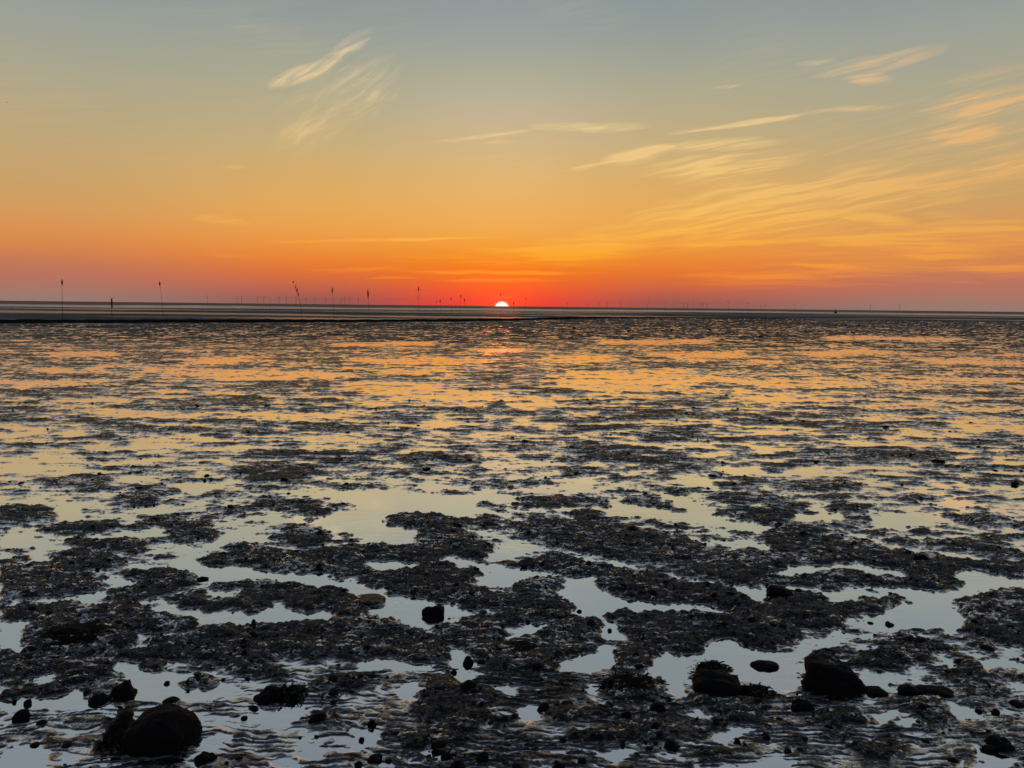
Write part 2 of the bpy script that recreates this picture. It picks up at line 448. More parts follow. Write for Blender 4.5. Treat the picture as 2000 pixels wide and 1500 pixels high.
# ------------------------------------------------------------------ layout traced on the photograph: pools (-) and mud banks (+)
def P_(s):
    v = [float(q) for q in s.replace(',', ' ').split()]
    return list(zip(v[0::2], v[1::2]))
MUD = [P_(s) for s in (
 '0,1100 50,1096 130,1102 160,1118 208,1120 209,1145 185,1150 140,1160 60,1168 0,1170',
 '90,1078 150,1070 215,1082 210,1104 150,1108 100,1098',
 '0,1184 40,1179 100,1174 200,1176 260,1177 300,1190 340,1202 378,1204 388,1218 355,1229 310,1231 265,1222 250,1232 262,1240 255,1255 215,1262 190,1276 130,1272 75,1266 28,1246 45,1225 62,1211 40,1201 0,1209',
 '200,1120 260,1112 330,1105 400,1120 395,1135 330,1150 300,1170 250,1178 200,1170 195,1150 240,1140',
 '330,1165 400,1150 420,1138 470,1128 540,1127 600,1139 685,1145 691,1168 640,1171 560,1173 550,1176 500,1191 440,1191 395,1185 360,1178',
 '553,1172 640,1170 690,1165 720,1190 738,1199 700,1204 660,1201 630,1190 560,1188',
 '385,1085 420,1070 470,1060 530,1068 600,1082 600,1100 540,1110 480,1105 400,1098',
 '500,1090 560,1080 620,1074 700,1062 740,1060 840,1068 880,1085 900,1100 940,1105 960,1115 920,1130 960,1150 1000,1160 1000,1185 940,1182 880,1172 780,1163 740,1146 640,1126 560,1116 500,1110',
 '1010,1140 1030,1128 1080,1119 1106,1132 1085,1142 1112,1160 1126,1181 1110,1193 1060,1192 990,1188 995,1160',
 '1030,1090 1080,1079 1120,1081 1200,1097 1240,1107 1300,1124 1400,1141 1440,1154 1452,1170 1500,1180 1500,1200 1440,1201 1430,1186 1370,1173 1270,1166 1180,1151 1160,1136 1100,1121 1040,1113 995,1106',
 '1000,1020 1060,1012 1160,1015 1250,1030 1330,1045 1380,1060 1360,1085 1290,1100 1240,1100 1180,1085 1100,1070 1030,1050',
 '1320,1113 1350,1100 1380,1085 1450,1077 1500,1079 1555,1085 1560,1095 1510,1112 1482,1140 1440,1141 1400,1131 1350,1122',
 '1500,1124 1550,1121 1600,1114 1640,1107 1680,1118 1760,1126 1800,1120 1880,1130 1886,1140 1850,1149 1780,1146 1700,1141 1560,1136 1500,1132',
 '1560,1065 1620,1043 1680,1048 1740,1073 1800,1078 1870,1094 1868,1116 1890,1136 1780,1125 1765,1110 1690,1094 1600,1100',
 '1740,1048 1830,1052 1920,1062 2000,1072 2000,1084 1920,1084 1840,1075 1760,1066',
 '1880,1090 1960,1095 2000,1105 2000,1124 1950,1116 1890,1105',
 '1500,1170 1550,1158 1590,1158 1625,1174 1680,1166 1720,1159 1770,1164 1776,1172 1730,1186 1725,1197 1690,1204 1650,1212 1630,1226 1590,1223 1550,1211 1500,1196',
 '1860,1165 1900,1160 1940,1148 2010,1150 2010,1255 1960,1252 1900,1236 1858,1223 1890,1210 1890,1195 1860,1180',
 '1185,1205 1210,1190 1260,1184 1300,1194 1400,1199 1500,1202 1560,1225 1576,1240 1550,1251 1500,1263 1470,1261 1440,1246 1415,1238 1390,1251 1360,1269 1330,1274 1280,1262 1240,1246 1220,1231 1215,1215',
 '1210,1260 1240,1254 1290,1265 1262,1290 1250,1312 1200,1313 1194,1295',
 '1050,1240 1080,1215 1110,1202 1160,1204 1181,1215 1181,1233 1150,1246 1152,1261 1120,1276 1090,1291 1060,1307 1000,1307 950,1301 928,1275 950,1258 1000,1250',
 '990,1188 1100,1194 1106,1206 1060,1206 1020,1216 980,1216 965,1200',
 '300,1245 370,1238 400,1225 480,1215 560,1213 640,1205 720,1203 770,1210 800,1225 850,1240 871,1255 860,1268 871,1286 830,1291 760,1281 690,1283 640,1279 560,1281 500,1291 470,1301 430,1291 340,1286 320,1281 258,1270 290,1255',
 '420,1300 480,1296 540,1300 580,1312 540,1318 470,1312',
 '0,1275 60,1270 100,1280 150,1282 200,1290 233,1302 230,1311 180,1313 150,1321 110,1311 60,1321 0,1330',
 '0,1345 60,1345 120,1335 150,1325 200,1320 180,1331 130,1343 90,1358 0,1360',
 '280,1285 320,1284 324,1300 300,1306 281,1300',
 '350,1325 385,1314 427,1324 425,1335 385,1342 360,1334',
 '840,1345 900,1338 970,1352 960,1370 940,1385 1000,1400 960,1406 880,1391 830,1401 800,1381 830,1365',
 '1172,1330 1220,1324 1290,1329 1302,1342 1280,1356 1220,1361 1190,1351',
 '1110,1430 1180,1420 1260,1404 1310,1420 1290,1441 1200,1446 1130,1446',
 '770,1430 850,1419 910,1432 900,1449 840,1456 790,1451',
 '1345,1352 1450,1358 1500,1380 1480,1399 1420,1402 1400,1381 1350,1372',
 '1785,1363 1830,1358 1860,1385 1870,1406 1800,1406 1770,1391',
 '1660,1290 1700,1280 1750,1250 1800,1246 1830,1257 1820,1276 1780,1291 1760,1301 1700,1303 1640,1291 1600,1286 1560,1276 1600,1272 1640,1280',
 '1660,1450 1740,1438 1780,1470 1740,1482 1680,1471',
 '605,1325 660,1316 712,1321 722,1336 680,1346 635,1341', '1830,1310 1880,1300 1920,1300 1900,1315 1850,1318',
 '1870,1285 1920,1290 1918,1303 1880,1298', '1560,1385 1640,1378 1700,1395 1690,1412 1600,1408',
 '210,1405 262,1398 300,1440 280,1470 230,1462 185,1470 200,1440', '600,1390 650,1384 660,1400 625,1412',
 '870,1400 940,1405 920,1425 860,1420', '1060,1385 1120,1378 1140,1398 1090,1410',
 '930,1275 870,1240 860,1225 900,1215 960,1225 990,1240 950,1256', '820,1060 900,1055 960,1060 990,1080 960,1095 900,1085 850,1075',
 '685,978 720,971 810,977 862,985 850,991 760,989', '738,1020 790,1009 840,1014 870,1030 942,1040 930,1056 860,1056 800,1048 840,1036 780,1029',
 '500,975 560,974 662,985 640,996 540,991 500,993', '0,985 60,992 106,989 95,1001 30,1006 0,1012', '70,1025 130,1017 202,1020 200,1033 140,1039 80,1036',
 '280,1010 340,1004 422,1010 420,1026 340,1031 290,1023', '225,965 300,958 302,986 220,986', '905,940 1000,934 1100,940 1000,951 920,952',
 '1000,970 1100,964 1200,974 1180,986 1080,991 1000,991', '1100,1000 1160,994 1162,1005 1182,1016 1128,1016', '1215,965 1290,959 1332,980 1280,991 1220,986',
 '1304,952 1346,954 1341,968 1309,966', '1368,965 1450,961 1502,975 1450,983 1400,976', '1388,998 1480,989 1560,1000 1602,1010 1500,1019 1420,1011',
 '1620,975 1700,985 1690,1000 1620,995', '1850,1000 1920,1000 2000,1012 2000,1030 1920,1025 1870,1015', '1500,1040 1560,1035 1600,1060 1540,1075 1490,1060',
 '120,1050 220,1045 300,1055 290,1075 200,1072 130,1065', '320,1035 400,1030 440,1040 400,1060 330,1055', '560,1025 640,1035 640,1060 580,1070 540,1045',
 '200,790 330,775 430,788 500,784 560,764 660,779 702,795 600,800 300,800', '0,810 100,805 230,812 180,822 30,822', '220,826 330,816 550,820 702,830 640,844 400,843 230,841',
 '1000,800 1150,794 1312,815 1200,826 1060,823', '1230,845 1330,834 1402,850 1310,863 1250,856', '1160,880 1300,889 1432,910 1300,921 1180,906',
 '1480,910 1560,897 1582,910 1510,921', '1390,800 1540,795 1600,808 1460,815', '560,880 700,875 760,890 640,905', '400,915 620,908 680,930 480,940',
 '760,890 860,885 900,900 800,905', '150,880 280,875 300,895 180,900', '60,930 200,925 240,945 100,950', '1560,830 1700,835 1760,850 1620,855',
 '1600,880 1760,872 1860,890 1700,905', '1820,930 1980,925 2000,945 1850,950', '1540,940 1640,930 1700,950 1580,960', '960,785 1080,800 1000,812 940,800',
 '360,740 560,748 700,755 560,766 330,760', '0,765 160,760 240,768 100,778 0,778', '870,730 1010,727 1040,738 920,742', '1140,705 1330,706 1300,716 1160,714',
 '1380,708 1560,712 1540,722 1400,720', '1650,715 1860,722 1840,730 1680,728', '0,695 90,697 180,705 60,712 0,708', '240,690 420,688 500,694 330,698',
 '470,660 700,664 640,672 440,670', '0,640 300,642 700,640 1000,645 1000,655 600,652 200,656 0,654', '1000,640 1400,636 2000,642 2000,652 1500,650 1050,652',
)]
POOL = [P_(s) for s in (
 '0,1171 50,1167 110,1166 180,1152 205,1156 190,1173 100,1174 35,1178 15,1184 0,1178', '210,1125 235,1119 263,1130 245,1141 210,1146',
 '0,1215 50,1207 62,1212 45,1226 25,1242 62,1259 50,1269 0,1271', '250,1226 264,1222 310,1232 380,1227 386,1235 350,1241 300,1246 285,1256 262,1263 263,1240',
 '270,1180 330,1182 400,1188 470,1193 510,1200 525,1178 545,1174 556,1178 560,1190 630,1194 660,1202 640,1208 600,1206 560,1211 500,1219 440,1216 395,1217 380,1205 340,1201 300,1189',
 '402,1152 455,1153 466,1158 440,1165 402,1162',
 '370,1110 420,1104 500,1113 540,1120 600,1120 690,1138 760,1150 740,1161 690,1145 620,1139 540,1127 470,1126 400,1131',
 '690,1145 760,1161 840,1169 920,1186 932,1200 880,1206 855,1216 830,1221 800,1219 790,1206 740,1199 725,1186 756,1172 750,1161',
 '330,1100 370,1075 400,1058 460,1040 530,1014 541,1020 470,1051 400,1077 375,1096 355,1111',
 '712,1100 740,1091 810,1097 811,1106 740,1111',
 '850,1085 900,1090 960,1105 1010,1108 1090,1119 1100,1131 1150,1120 1166,1128 1160,1140 1180,1153 1240,1162 1260,1171 1350,1176 1422,1191 1400,1201 1300,1196 1210,1189 1180,1201 1120,1196 1112,1190 1132,1180 1100,1166 1090,1150 1104,1132 1060,1119 1030,1126 1000,1146 970,1141 958,1126 980,1118 930,1105 880,1098',
 '1000,1055 1050,1067 1120,1077 1200,1096 1250,1110 1300,1122 1340,1127 1400,1134 1470,1140 1502,1148 1498,1178 1450,1166 1440,1150 1400,1141 1320,1126 1200,1101 1100,1079 1020,1066',
 '1512,1112 1550,1103 1610,1109 1640,1094 1690,1097 1772,1112 1777,1120 1740,1124 1680,1118 1640,1108 1600,1115 1550,1122',
 '1862,1118 1880,1109 1915,1111 1950,1120 2010,1130 2010,1148 1940,1143 1920,1153 1880,1146 1891,1138',
 '1500,1137 1560,1142 1600,1151 1700,1148 1880,1155 1860,1175 1870,1191 1891,1205 1880,1221 1850,1226 1800,1222 1700,1222 1640,1218 1660,1206 1730,1196 1777,1175 1760,1163 1700,1164 1640,1176 1620,1170 1590,1155 1540,1148',
 '1270,1300 1300,1266 1335,1277 1365,1267 1395,1247 1415,1240 1450,1250 1490,1268 1530,1272 1560,1285 1562,1342 1520,1346 1460,1341 1456,1320 1410,1300 1370,1295 1350,1316 1345,1351 1300,1356 1290,1341 1310,1326 1270,1316',
 '1600,1285 1650,1300 1700,1310 1762,1310 1740,1326 1760,1336 1730,1346 1700,1341 1680,1321 1640,1301',
 '1080,1302 1100,1286 1150,1273 1180,1254 1206,1262 1194,1290 1194,1301 1150,1309', '1180,1201 1190,1216 1215,1226 1223,1241 1180,1246 1170,1226',
 '1030,1212 1045,1204 1068,1206 1073,1226 1050,1233 1032,1229', '1128,1245 1145,1239 1166,1248 1150,1257 1130,1253',
 '860,1275 890,1264 915,1267 930,1280 936,1296 905,1301 885,1296', '880,1320 900,1305 931,1311 926,1323 895,1327',
 '690,1290 720,1279 780,1283 851,1297 830,1304 760,1304 720,1301', '772,1335 800,1327 821,1331 816,1351 785,1353',
 '232,1285 250,1290 275,1295 280,1306 320,1306 310,1316 330,1326 360,1336 425,1336 450,1329 440,1346 420,1356 390,1369 350,1363 310,1361 265,1359 266,1340 250,1325 235,1311 228,1298',
 '50,1322 70,1311 110,1311 100,1323', '0,1365 60,1356 130,1346 172,1346 150,1366 182,1376 120,1379 60,1381 0,1386', '324,1283 345,1288 349,1296 325,1303', '325,1315 372,1311 366,1321 330,1323',
 '662,1446 690,1424 720,1417 750,1430 747,1446 700,1456', '0,1470 40,1447 86,1450 92,1466 60,1510 0,1510', '1168,1471 1200,1459 1240,1461 1226,1476 1190,1479',
 '1383,1424 1422,1430 1416,1446 1390,1446', '1413,1426 1445,1411 1462,1414 1450,1429 1430,1433', '1360,1485 1400,1490 1460,1484 1500,1479 1550,1490 1545,1510 1340,1510',
 '1338,1391 1370,1381 1402,1390 1390,1399', '1700,1393 1730,1385 1762,1390 1740,1401', '1838,1364 1880,1379 1922,1396 1900,1401 1860,1391', '1748,1405 1775,1396 1802,1405 1770,1416',
 '968,1335 990,1332 1002,1350 985,1356', '1143,1341 1170,1327 1192,1342 1165,1356', '828,1460 880,1454 876,1471 840,1476', '388,1441 440,1429 431,1451 395,1463',
 '1018,1381 1050,1374 1056,1391 1030,1393', '498,1390 600,1380 611,1390 560,1406 500,1406', '1900,1450 1960,1470 1990,1490 1940,1490 1900,1470', '580,1455 640,1450 650,1466 590,1470',
 '580,965 640,954 760,954 860,964 1000,959 1000,976 940,976 930,986 1000,1000 1000,1011 950,1001 880,1006 840,996 800,1001 700,991 670,981 640,971',
 '600,1020 640,1000 720,985 760,991 782,1000 740,1010 760,1021 822,1030 810,1046 790,1063 720,1061 690,1041 640,1031', '110,985 150,984 166,1000 150,1016 110,1013',
 '1178,996 1210,982 1280,987 1320,1000 1380,1000 1502,1025 1500,1041 1400,1026 1330,1016 1280,1009 1200,1006', '1280,960 1340,969 1380,984 1402,1000 1360,1006 1330,986 1290,971',
 '1540,1000 1640,1000 1660,1015 1560,1015', '1700,1005 1840,1000 1860,1015 1760,1030 1700,1020', '1600,1060 1700,1052 1800,1072 1870,1082 1980,1084 1880,1076 1760,1062 1650,1050',
 '940,1080 1000,1060 1010,1078 960,1096', '340,950 400,940 440,952 370,962', '0,1040 60,1040 110,1060 40,1068 0,1060',
 '150,801 240,797 330,803 500,803 700,799 742,808 650,816 500,819 350,813 200,809', '0,826 90,822 212,830 130,838 0,836', '250,856 300,845 420,848 432,862 330,869 260,871',
 '90,685 230,686 236,694 100,693', '270,720 340,715 460,722 640,725 702,735 620,743 450,741 320,729', '330,700 450,698 532,705 400,711',
 '640,748 740,744 800,750 1000,768 960,786 850,781 730,771 650,761', '1040,700 1090,693 1180,695 1222,704 1120,711', '1240,690 1450,685 1462,696 1330,701',
 '1110,725 1330,720 1402,735 1350,756 1200,766 1080,756', '1300,735 1700,744 1692,756 1500,756', '960,772 1080,780 1082,791 1000,794', '1550,690 1690,680 1752,690 1600,696',
 '660,700 900,698 980,706 800,714', '700,722 860,718 900,726 760,732', '900,678 1020,680 1080,686 940,688', '1700,740 1990,736 2000,746 1760,750', '0,745 200,738 260,748 60,756',
 '480,770 640,772 560,782', '1780,700 2000,705 2000,712 1820,710', '1420,770 1700,775 1640,788 1440,784', '60,720 200,716 240,724 100,730', '640,670 860,668 840,674 660,676',
 '1160,665 1400,662 1380,670 1180,672', '1600,655 1900,660 1860,666 1620,663', '240,870 500,872 460,885 260,884', '900,840 1000,835 1060,850 940,860', '0,900 100,890 140,905 40,915',
 '700,830 900,815 960,825 800,840', '1460,870 1560,865 1580,880 1480,885', '1850,820 2000,815 2000,835 1880,840',
)]
RX0, RY0, RS = -300, 600, 2
RW, RH = 1300, 470
ras = np.zeros((RH, RW))
def fill(poly, val):
    p = np.array(poly)
    x0 = max(int((p[:, 0].min() - RX0) / RS) - 1, 0); x1 = min(int((p[:, 0].max() - RX0) / RS) + 2, RW)
    y0 = max(int((p[:, 1].min() - RY0) / RS) - 1, 0); y1 = min(int((p[:, 1].max() - RY0) / RS) + 2, RH)
    X, Y = np.meshgrid(RX0 + (np.arange(x0, x1) + .5) * RS, RY0 + (np.arange(y0, y1) + .5) * RS)
    ins = np.zeros(X.shape, bool)
    for (ax, ay), (bx, by) in zip(poly, poly[1:] + poly[:1]):
        if ay == by: continue
        ins ^= ((ay > Y) != (by > Y)) & (X < (bx - ax) * (Y - ay) / (by - ay) + ax)
    ras[y0:y1, x0:x1][ins] = val
for q in MUD: fill(q, 1.0)
for q in POOL: fill(q, -1.0)
def blur(a, r, ax):
    k = np.ones(2 * r + 1) / (2 * r + 1)
    return np.apply_along_axis(lambda v: np.convolve(np.pad(v, r, mode='edge'), k, 'valid'), ax, a)
soft1 = blur(blur(blur(blur(ras, 4, 1), 2, 0), 4, 1), 2, 0)
soft2 = blur(blur(ras, 3, 1), 1, 0)
_w = sstep(0, 1, (np.arange(RH) * RS + RY0 - 900) / 200.0)[:, None]
soft = soft1 * _w + soft2 * (1 - _w)
def sample(u, v):
    fx = np.clip((u - RX0) / RS - .5, 0, RW - 1.001); fy = np.clip((v - RY0) / RS - .5, 0, RH - 1.001)
    ix = fx.astype(int); iy = fy.astype(int); a = fx - ix; b = fy - iy
    return (soft[iy, ix] * (1 - a) + soft[iy, ix + 1] * a) * (1 - b) + (soft[iy + 1, ix] * (1 - a) + soft[iy + 1, ix + 1] * a) * b

ROCK_SPOTS = []     # (x, y, half width, half depth): the mud lies low round a stone
def terrain(X, Y):
    d = np.hypot(X, Y)
    u, v = project(X, Y, np.full_like(X, 0.012))
    k = np.clip((v - 600) / 800, 0.02, 1.2)
    wx = (fbm(X * 9, Y * 9, 3, .6, 3.1) * 22 + fbm(X * 30, Y * 30, 2, .6, 1.9) * 7) * k
    wy = (fbm(X * 9, Y * 9, 3, .6, 8.7) * 9 + fbm(X * 30, Y * 30, 2, .6, 6.9) * 3) * k
    T = sample(u + wx, v + wy)
    T = np.where(T > 0, T * 0.80, T) * ((u > -280) & (u < 2280))
    p = fbm(X * 0.42, Y * 0.70, 4, 0.6, 1.3)
    bias = np.interp(v, [600, 632, 642, 660, 685, 700, 760, 800, 860, 1000, 1060, 1250, 1350, 1700],
                        [1.05, 1.05, .95, .75, .50, .36, .26, .15, .05, .0, -.04, -.02, .07, .07])
    mid = sstep(5.5, 10, d)
    beach = sstep(4.1, 3.5, d)                      # the rippled strip nearest the shore
    S = np.clip(T * (1.0 - 0.55 * mid) + (1 - 0.7 * np.abs(T)) * (p * (0.8 - 0.5 * beach) + bias), -1.1, 1.1)
    n0 = fbm(X * 0.55, Y * 2.2, 4, .6, 12.0)         # long low bars lying across the view of the shore
    n1 = fbm(X * 2.4, Y * 4.2, 3, .6, 5.0)
    n2 = fbm(X * 7, Y * 13, 3, .62, 2.2) * (1 - .75 * mid) + fbm(X * 2.6, Y * 12, 3, .62, 4.2) * (.75 * mid)
    n3 = fbm(X * 22, Y * 40, 2, .6, 7.7)
    near = sstep(20, 8, d)
    up = sstep(-0.1, 0.8, S); dn = sstep(0.1, 0.9, -S)
    calm = dn * (1 - 0.8 * mid)
    z = 0.0175 * S + 0.012 * sstep(.3, .8, S) * sstep(7, 4.5, d) * (1 - .5 * beach)
    z += 0.017 * mid * n0
    z += (0.018 - 0.008 * calm * (1 - beach) - 0.012 * beach) * n1 + 0.002 * beach
    far = 1 - 0.6 * sstep(24, 42, d)
    z += (0.0225 - 0.010 * calm * (1 - beach) - 0.0155 * beach) * n2 * far
    z += (0.0045 - 0.0022 * calm - 0.0036 * beach * (1 - up) + 0.0028 * up) * (1.0 - 2.2 * np.abs(n3)) * near
    # sand ripples in the half-drained parts
    rw = sstep(0.75, 0.2, np.abs(S - 0.05)) * sstep(7, 4, d)
    ph = (Y + 0.10 * np.sin(X * 1.3) + 0.05 * fbm(X * 3, Y * 5, 2, .5, 4.4) + 0.022 * fbm(X * 11, Y * 16, 2, .5, 6.1)) * (2 * np.pi / 0.042)
    z += (0.0035 + 0.0022 * beach) * rw * (np.sin(ph) + 0.3 * np.sin(2 * ph + 1)) * (0.75 + 0.7 * fbm(X * 3.5, Y * 3.5, 2, .5, 9.3))
    for (rx, ry, a, b) in ROCK_SPOTS:
        m = np.exp(-(((X - rx) / (a * 1.15)) ** 2 + ((Y - ry) / (b * 1.15)) ** 2) ** 2)
        z = z * (1 - m) + np.minimum(z, 0.004) * m
    # the flat dips to the creek in front of the far bank
    return z

# ------------------------------------------------------------------ stones (measured from their outlines on the photograph)
STONES = [  # x0, x1, ytop, ybottom, depth ratio, profile (u, h) or None, blockiness, name, label
 (243, 388, 1381, 1476, .9, [(-1,.55),(-.6,.82),(-.15,1),(.3,.96),(.7,.80),(1,.5)], .75, 'boulder', 'largest rounded black boulder half sunk in rippled mud'),
 (205, 262, 1398, 1452, 1.0, [(-1,.4),(-.2,.9),(.3,1),(1,.8)], .9, 'boulder', 'black lump leaning against the largest rounded boulder'),
 (1559, 1697, 1284, 1358, .7, [(-1,.85),(-.8,1),(-.4,.93),(-.05,.86),(.35,.62),(.7,.30),(1,.06)], .55, 'boulder', 'wedge shaped black boulder steep on one side beside the pool'),
 (1350, 1454, 1314, 1362, .8, [(-1,.85),(-.6,1),(0,.98),(.4,.84),(1,.5)], .55, 'boulder', 'blocky black boulder at the edge of the pool with weed behind'),
 (1463, 1521, 1291, 1309, .7, [(-1,.4),(-.3,.8),(.3,1),(.8,.95),(1,.6)], .9, 'stone', 'flat oval stone lying alone in the still pool'),
 (218, 265, 1327, 1367, .9, None, .85, 'stone', 'round ball shaped black stone in the pool'),
 (173, 215, 1356, 1377, .8, [(-1,.7),(-.4,1),(.2,.95),(.7,.7),(1,.4)], .8, 'stone', 'low pointed stone beside the round ball shaped stone'),
 (25, 58, 1384, 1411, .9, [(-1,.5),(-.2,1),(.5,.95),(1,.6)], .8, 'stone', 'angular dark stone on ripples near a pair of pebbles'),
 (318, 351, 1362, 1376, .8, None, .8, 'stone', 'small low stone just behind the largest boulder'),
 (825, 868, 1181, 1206, .8, [(-1,.6),(-.5,.8),(0,.75),(.5,1),(.85,.95),(1,.5)], .6, 'stone', 'knobbly stone with a raised corner standing in the channel'),
 (903, 925, 1281, 1300, .9, [(-1,.6),(-.2,1),(.4,.95),(1,.4)], .8, 'stone', 'small domed stone in the almond shaped puddle'),
 (826, 905, 1320, 1352, .8, [(-1,.5),(-.4,1),(.1,1),(.5,.7),(1,.4)], .8, 'boulder', 'hump backed dark rock rising from a weedy mud patch'),
 (1497, 1548, 1142, 1170, .9, [(-1,.8),(-.5,1),(.2,.8),(1,.55)], .7, 'boulder', 'black rounded rock at the tip of a mud bank in the channel'),
 (690, 755, 1163, 1184, .8, [(-1,.75),(-.3,1),(.4,.9),(1,.7)], .6, 'stone', 'flat topped slab of mud jutting into the channel'),  # flat end of a mud bank, built with the stone shape
 (1049, 1073, 1371, 1391, .8, [(-1,.35),(-.1,.8),(.3,1),(.9,.9),(1,.6)], .7, 'stone', 'upright tooth shaped stone on rippled sand'),
 (1267, 1301, 1369, 1394, .8, None, .5, 'stone', 'square shouldered stone on rippled sand'),
 (1213, 1234, 1387, 1405, .9, None, .7, 'stone', 'small peaked stone next to the square shouldered stone'),
 (1545, 1590, 1367, 1392, .9, [(-1,.6),(-.2,1),(.5,.95),(1,.5)], .8, 'stone', 'low rounded stone in front of the wedge shaped boulder'),
 (1683, 1733, 1343, 1361, .8, [(-1,.5),(-.3,.9),(.5,1),(1,.4)], .7, 'stone', 'low stone touching the foot of the wedge shaped boulder'),
 (1752, 1792, 1339, 1361, .8, [(-1,.8),(-.4,1),(.4,1),(1,.8)], .5, 'stone', 'squarish stone with a flat rib of rock beside it'),
 (1785, 1868, 1345, 1364, .6, [(-1,.8),(-.2,.9),(.3,.8),(1,.3)], .7, 'stone', 'long flat rib of rock beside the squarish stone'),
 (1926, 1977, 1440, 1470, .9, [(-1,.4),(-.4,1),(.3,1),(1,.5)], .7, 'boulder', 'lone humped stone on bright rippled mud'),
 (1785, 1812, 1082, 1099, .8, None, .5, 'stone', 'small square stone beside a tiny white puddle'),
 (1729, 1747, 1213, 1223, .8, [(-1,.7),(-.4,1),(.3,.6),(1,.3)], .8, 'stone', 'small pointed stone alone in the shallow channel'),
 (497, 552, 1338, 1374, .9, [(-1,.3),(-.2,.8),(.4,1),(1,.5)], .8, 'stone', 'ragged weed covered stone with a notch of water beneath'),
 (602, 637, 1390, 1413, .8, [(-1,.4),(0,.9),(.7,1),(1,.6)], .7, 'stone', 'tilted dark stone standing beside a rippled pool'),
 (717, 735, 1404, 1421, .9, None, .7, 'stone', 'small peaked stone at the corner of a slate blue pool'),
 (716, 751, 1475, 1491, .9, [(-1,.5),(-.3,1),(.3,.95),(1,.5)], .8, 'stone', 'low domed stone between bright ripples and two pebbles'),
 (860, 886, 1470, 1485, .9, None, .8, 'stone', 'domed stone just behind a cut off larger stone'),
 (877, 911, 1485, 1512, .9, None, .7, 'stone', 'broad stone below the domed one in ripples'),
 (929, 955, 1468, 1492, .9, [(-1,.6),(-.2,.9),(.6,1),(1,.6)], .6, 'stone', 'lumpy upright stone next to a slate blue puddle'),
 (1075, 1106, 1486, 1512, .9, None, .85, 'stone', 'round topped stone standing in a slate blue puddle'),
 (1126, 1147, 1479, 1495, .9, None, .8, 'stone', 'small oval stone beside the round topped stone'),
 (1294, 1328, 1447, 1467, .9, [(-1,.4),(-.2,1),(.4,.8),(1,.3)], .8, 'stone', 'pointed clod like stone on glittering mud'),
 (380, 421, 1468, 1492, .8, [(-1,.5),(-.3,1),(.2,.75),(.7,.85),(1,.5)], .7, 'stone', 'two humped stone close to the largest boulder'),
 (280, 325, 1288, 1308, .7, [(-1,.5),(-.2,.9),(.5,1),(1,.8)], .6, 'stone', 'flat ledge of rock in the narrow water channel'),
 (385, 428, 1324, 1343, .7, [(-1,.8),(-.3,1),(.4,.8),(1,.6)], .6, 'stone', 'flat dark slab at the end of a spit in the pool'),
]
PEBBLES = [(72,92,1405,1417),(46,62,1365,1378),(24,32,1366,1374),(320,332,1330,1338),(134,145,1416,1421),(700,712,1439,1449),(1095,1121,1369,1381),
 (1433,1447,1443,1455),(1490,1506,1434,1448),(692,708,1487,1499),(753,766,1482,1490),(880,893,1308,1317),(1936,1952,1384,1398),(1970,2002,1369,1384),
 (1694,1706,1214,1219),(1126,1137,1190,1196),(1028,1036,1211,1217),(1186,1195,1227,1234),(1168,1178,1059,1066),(1330,1340,1380,1388),(255,264,1432,1440),
 (545,562,1350,1362),(640,662,1349,1361),(680,694,1348,1356),(930,950,1288,1298),(1905,1918,1385,1393),(1850,1872,1480,1492),(1530,1546,1462,1472),
 (1405,1420,1340,1348),(60,78,1450,1459),(950,966,1410,1418),(1400,1416,1405,1412),(1365,1378,1462,1470),(1610,1630,1418,1426),(1210,1222,1452,1460),(470,484,1398,1406)]

def rock_mesh(Wd, H, D, prof, block, sub, seed):
    rug = 0.25 if seed == 1 else 1.0      # the largest boulder is worn smooth
    bm = bmesh.new()
    bmesh.ops.create_icosphere(bm, subdivisions=sub, radius=1)
    if prof is None:
        r_ = random.Random(seed)
        prof = [(-1, .45 + r_.random() * .2), (-.4 + r_.uniform(-.2, .2), .9), (.2, 1), (.6, .75 + r_.random() * .2), (1, .35 + r_.random() * .2)]
    us = [a for a, b in prof]; hs = [b for a, b in prof]
    off = Vector((seed * 3.17, seed * 1.31, seed * 7.7))
    for v in bm.verts:
        n = v.co.normalized()
        x = math.copysign(abs(n.x) ** block, n.x); y = math.copysign(abs(n.y) ** block, n.y)
        m = max(1.0, math.hypot(x, y) ** 0.9)
        x /= m; y /= m
        h = float(np.interp(x, us, hs))
        zz = (abs(n.z) ** 0.75) * (h if n.z > 0 else -0.45)
        q = Vector((x * Wd / 2, y * D / 2, zz * H))
        k = min(Wd, D, H * 1.6)
        s = 3.0 / max(Wd, D)
        f = mnoise.fractal(q * s + off, 0.9, 2.1, 5) * 0.13 * k
        cr = mnoise.voronoi(q * s * 1.1 + off)[0]
        f = f * (0.45 + 0.55 * rug) + (0.35 - cr[0]) * 0.20 * k * rug
        f += mnoise.fractal(q * s * 5 + off, 0.8, 2.0, 3) * 0.020 * k
        v.co = q + n * f
    bmesh.ops.smooth_vert(bm, verts=bm.verts, factor=0.15, use_axis_x=True, use_axis_y=True, use_axis_z=True)
    for f in bm.faces: f.smooth = True
    me = bpy.data.meshes.new('stone'); bm.to_mesh(me); bm.free()
    return me

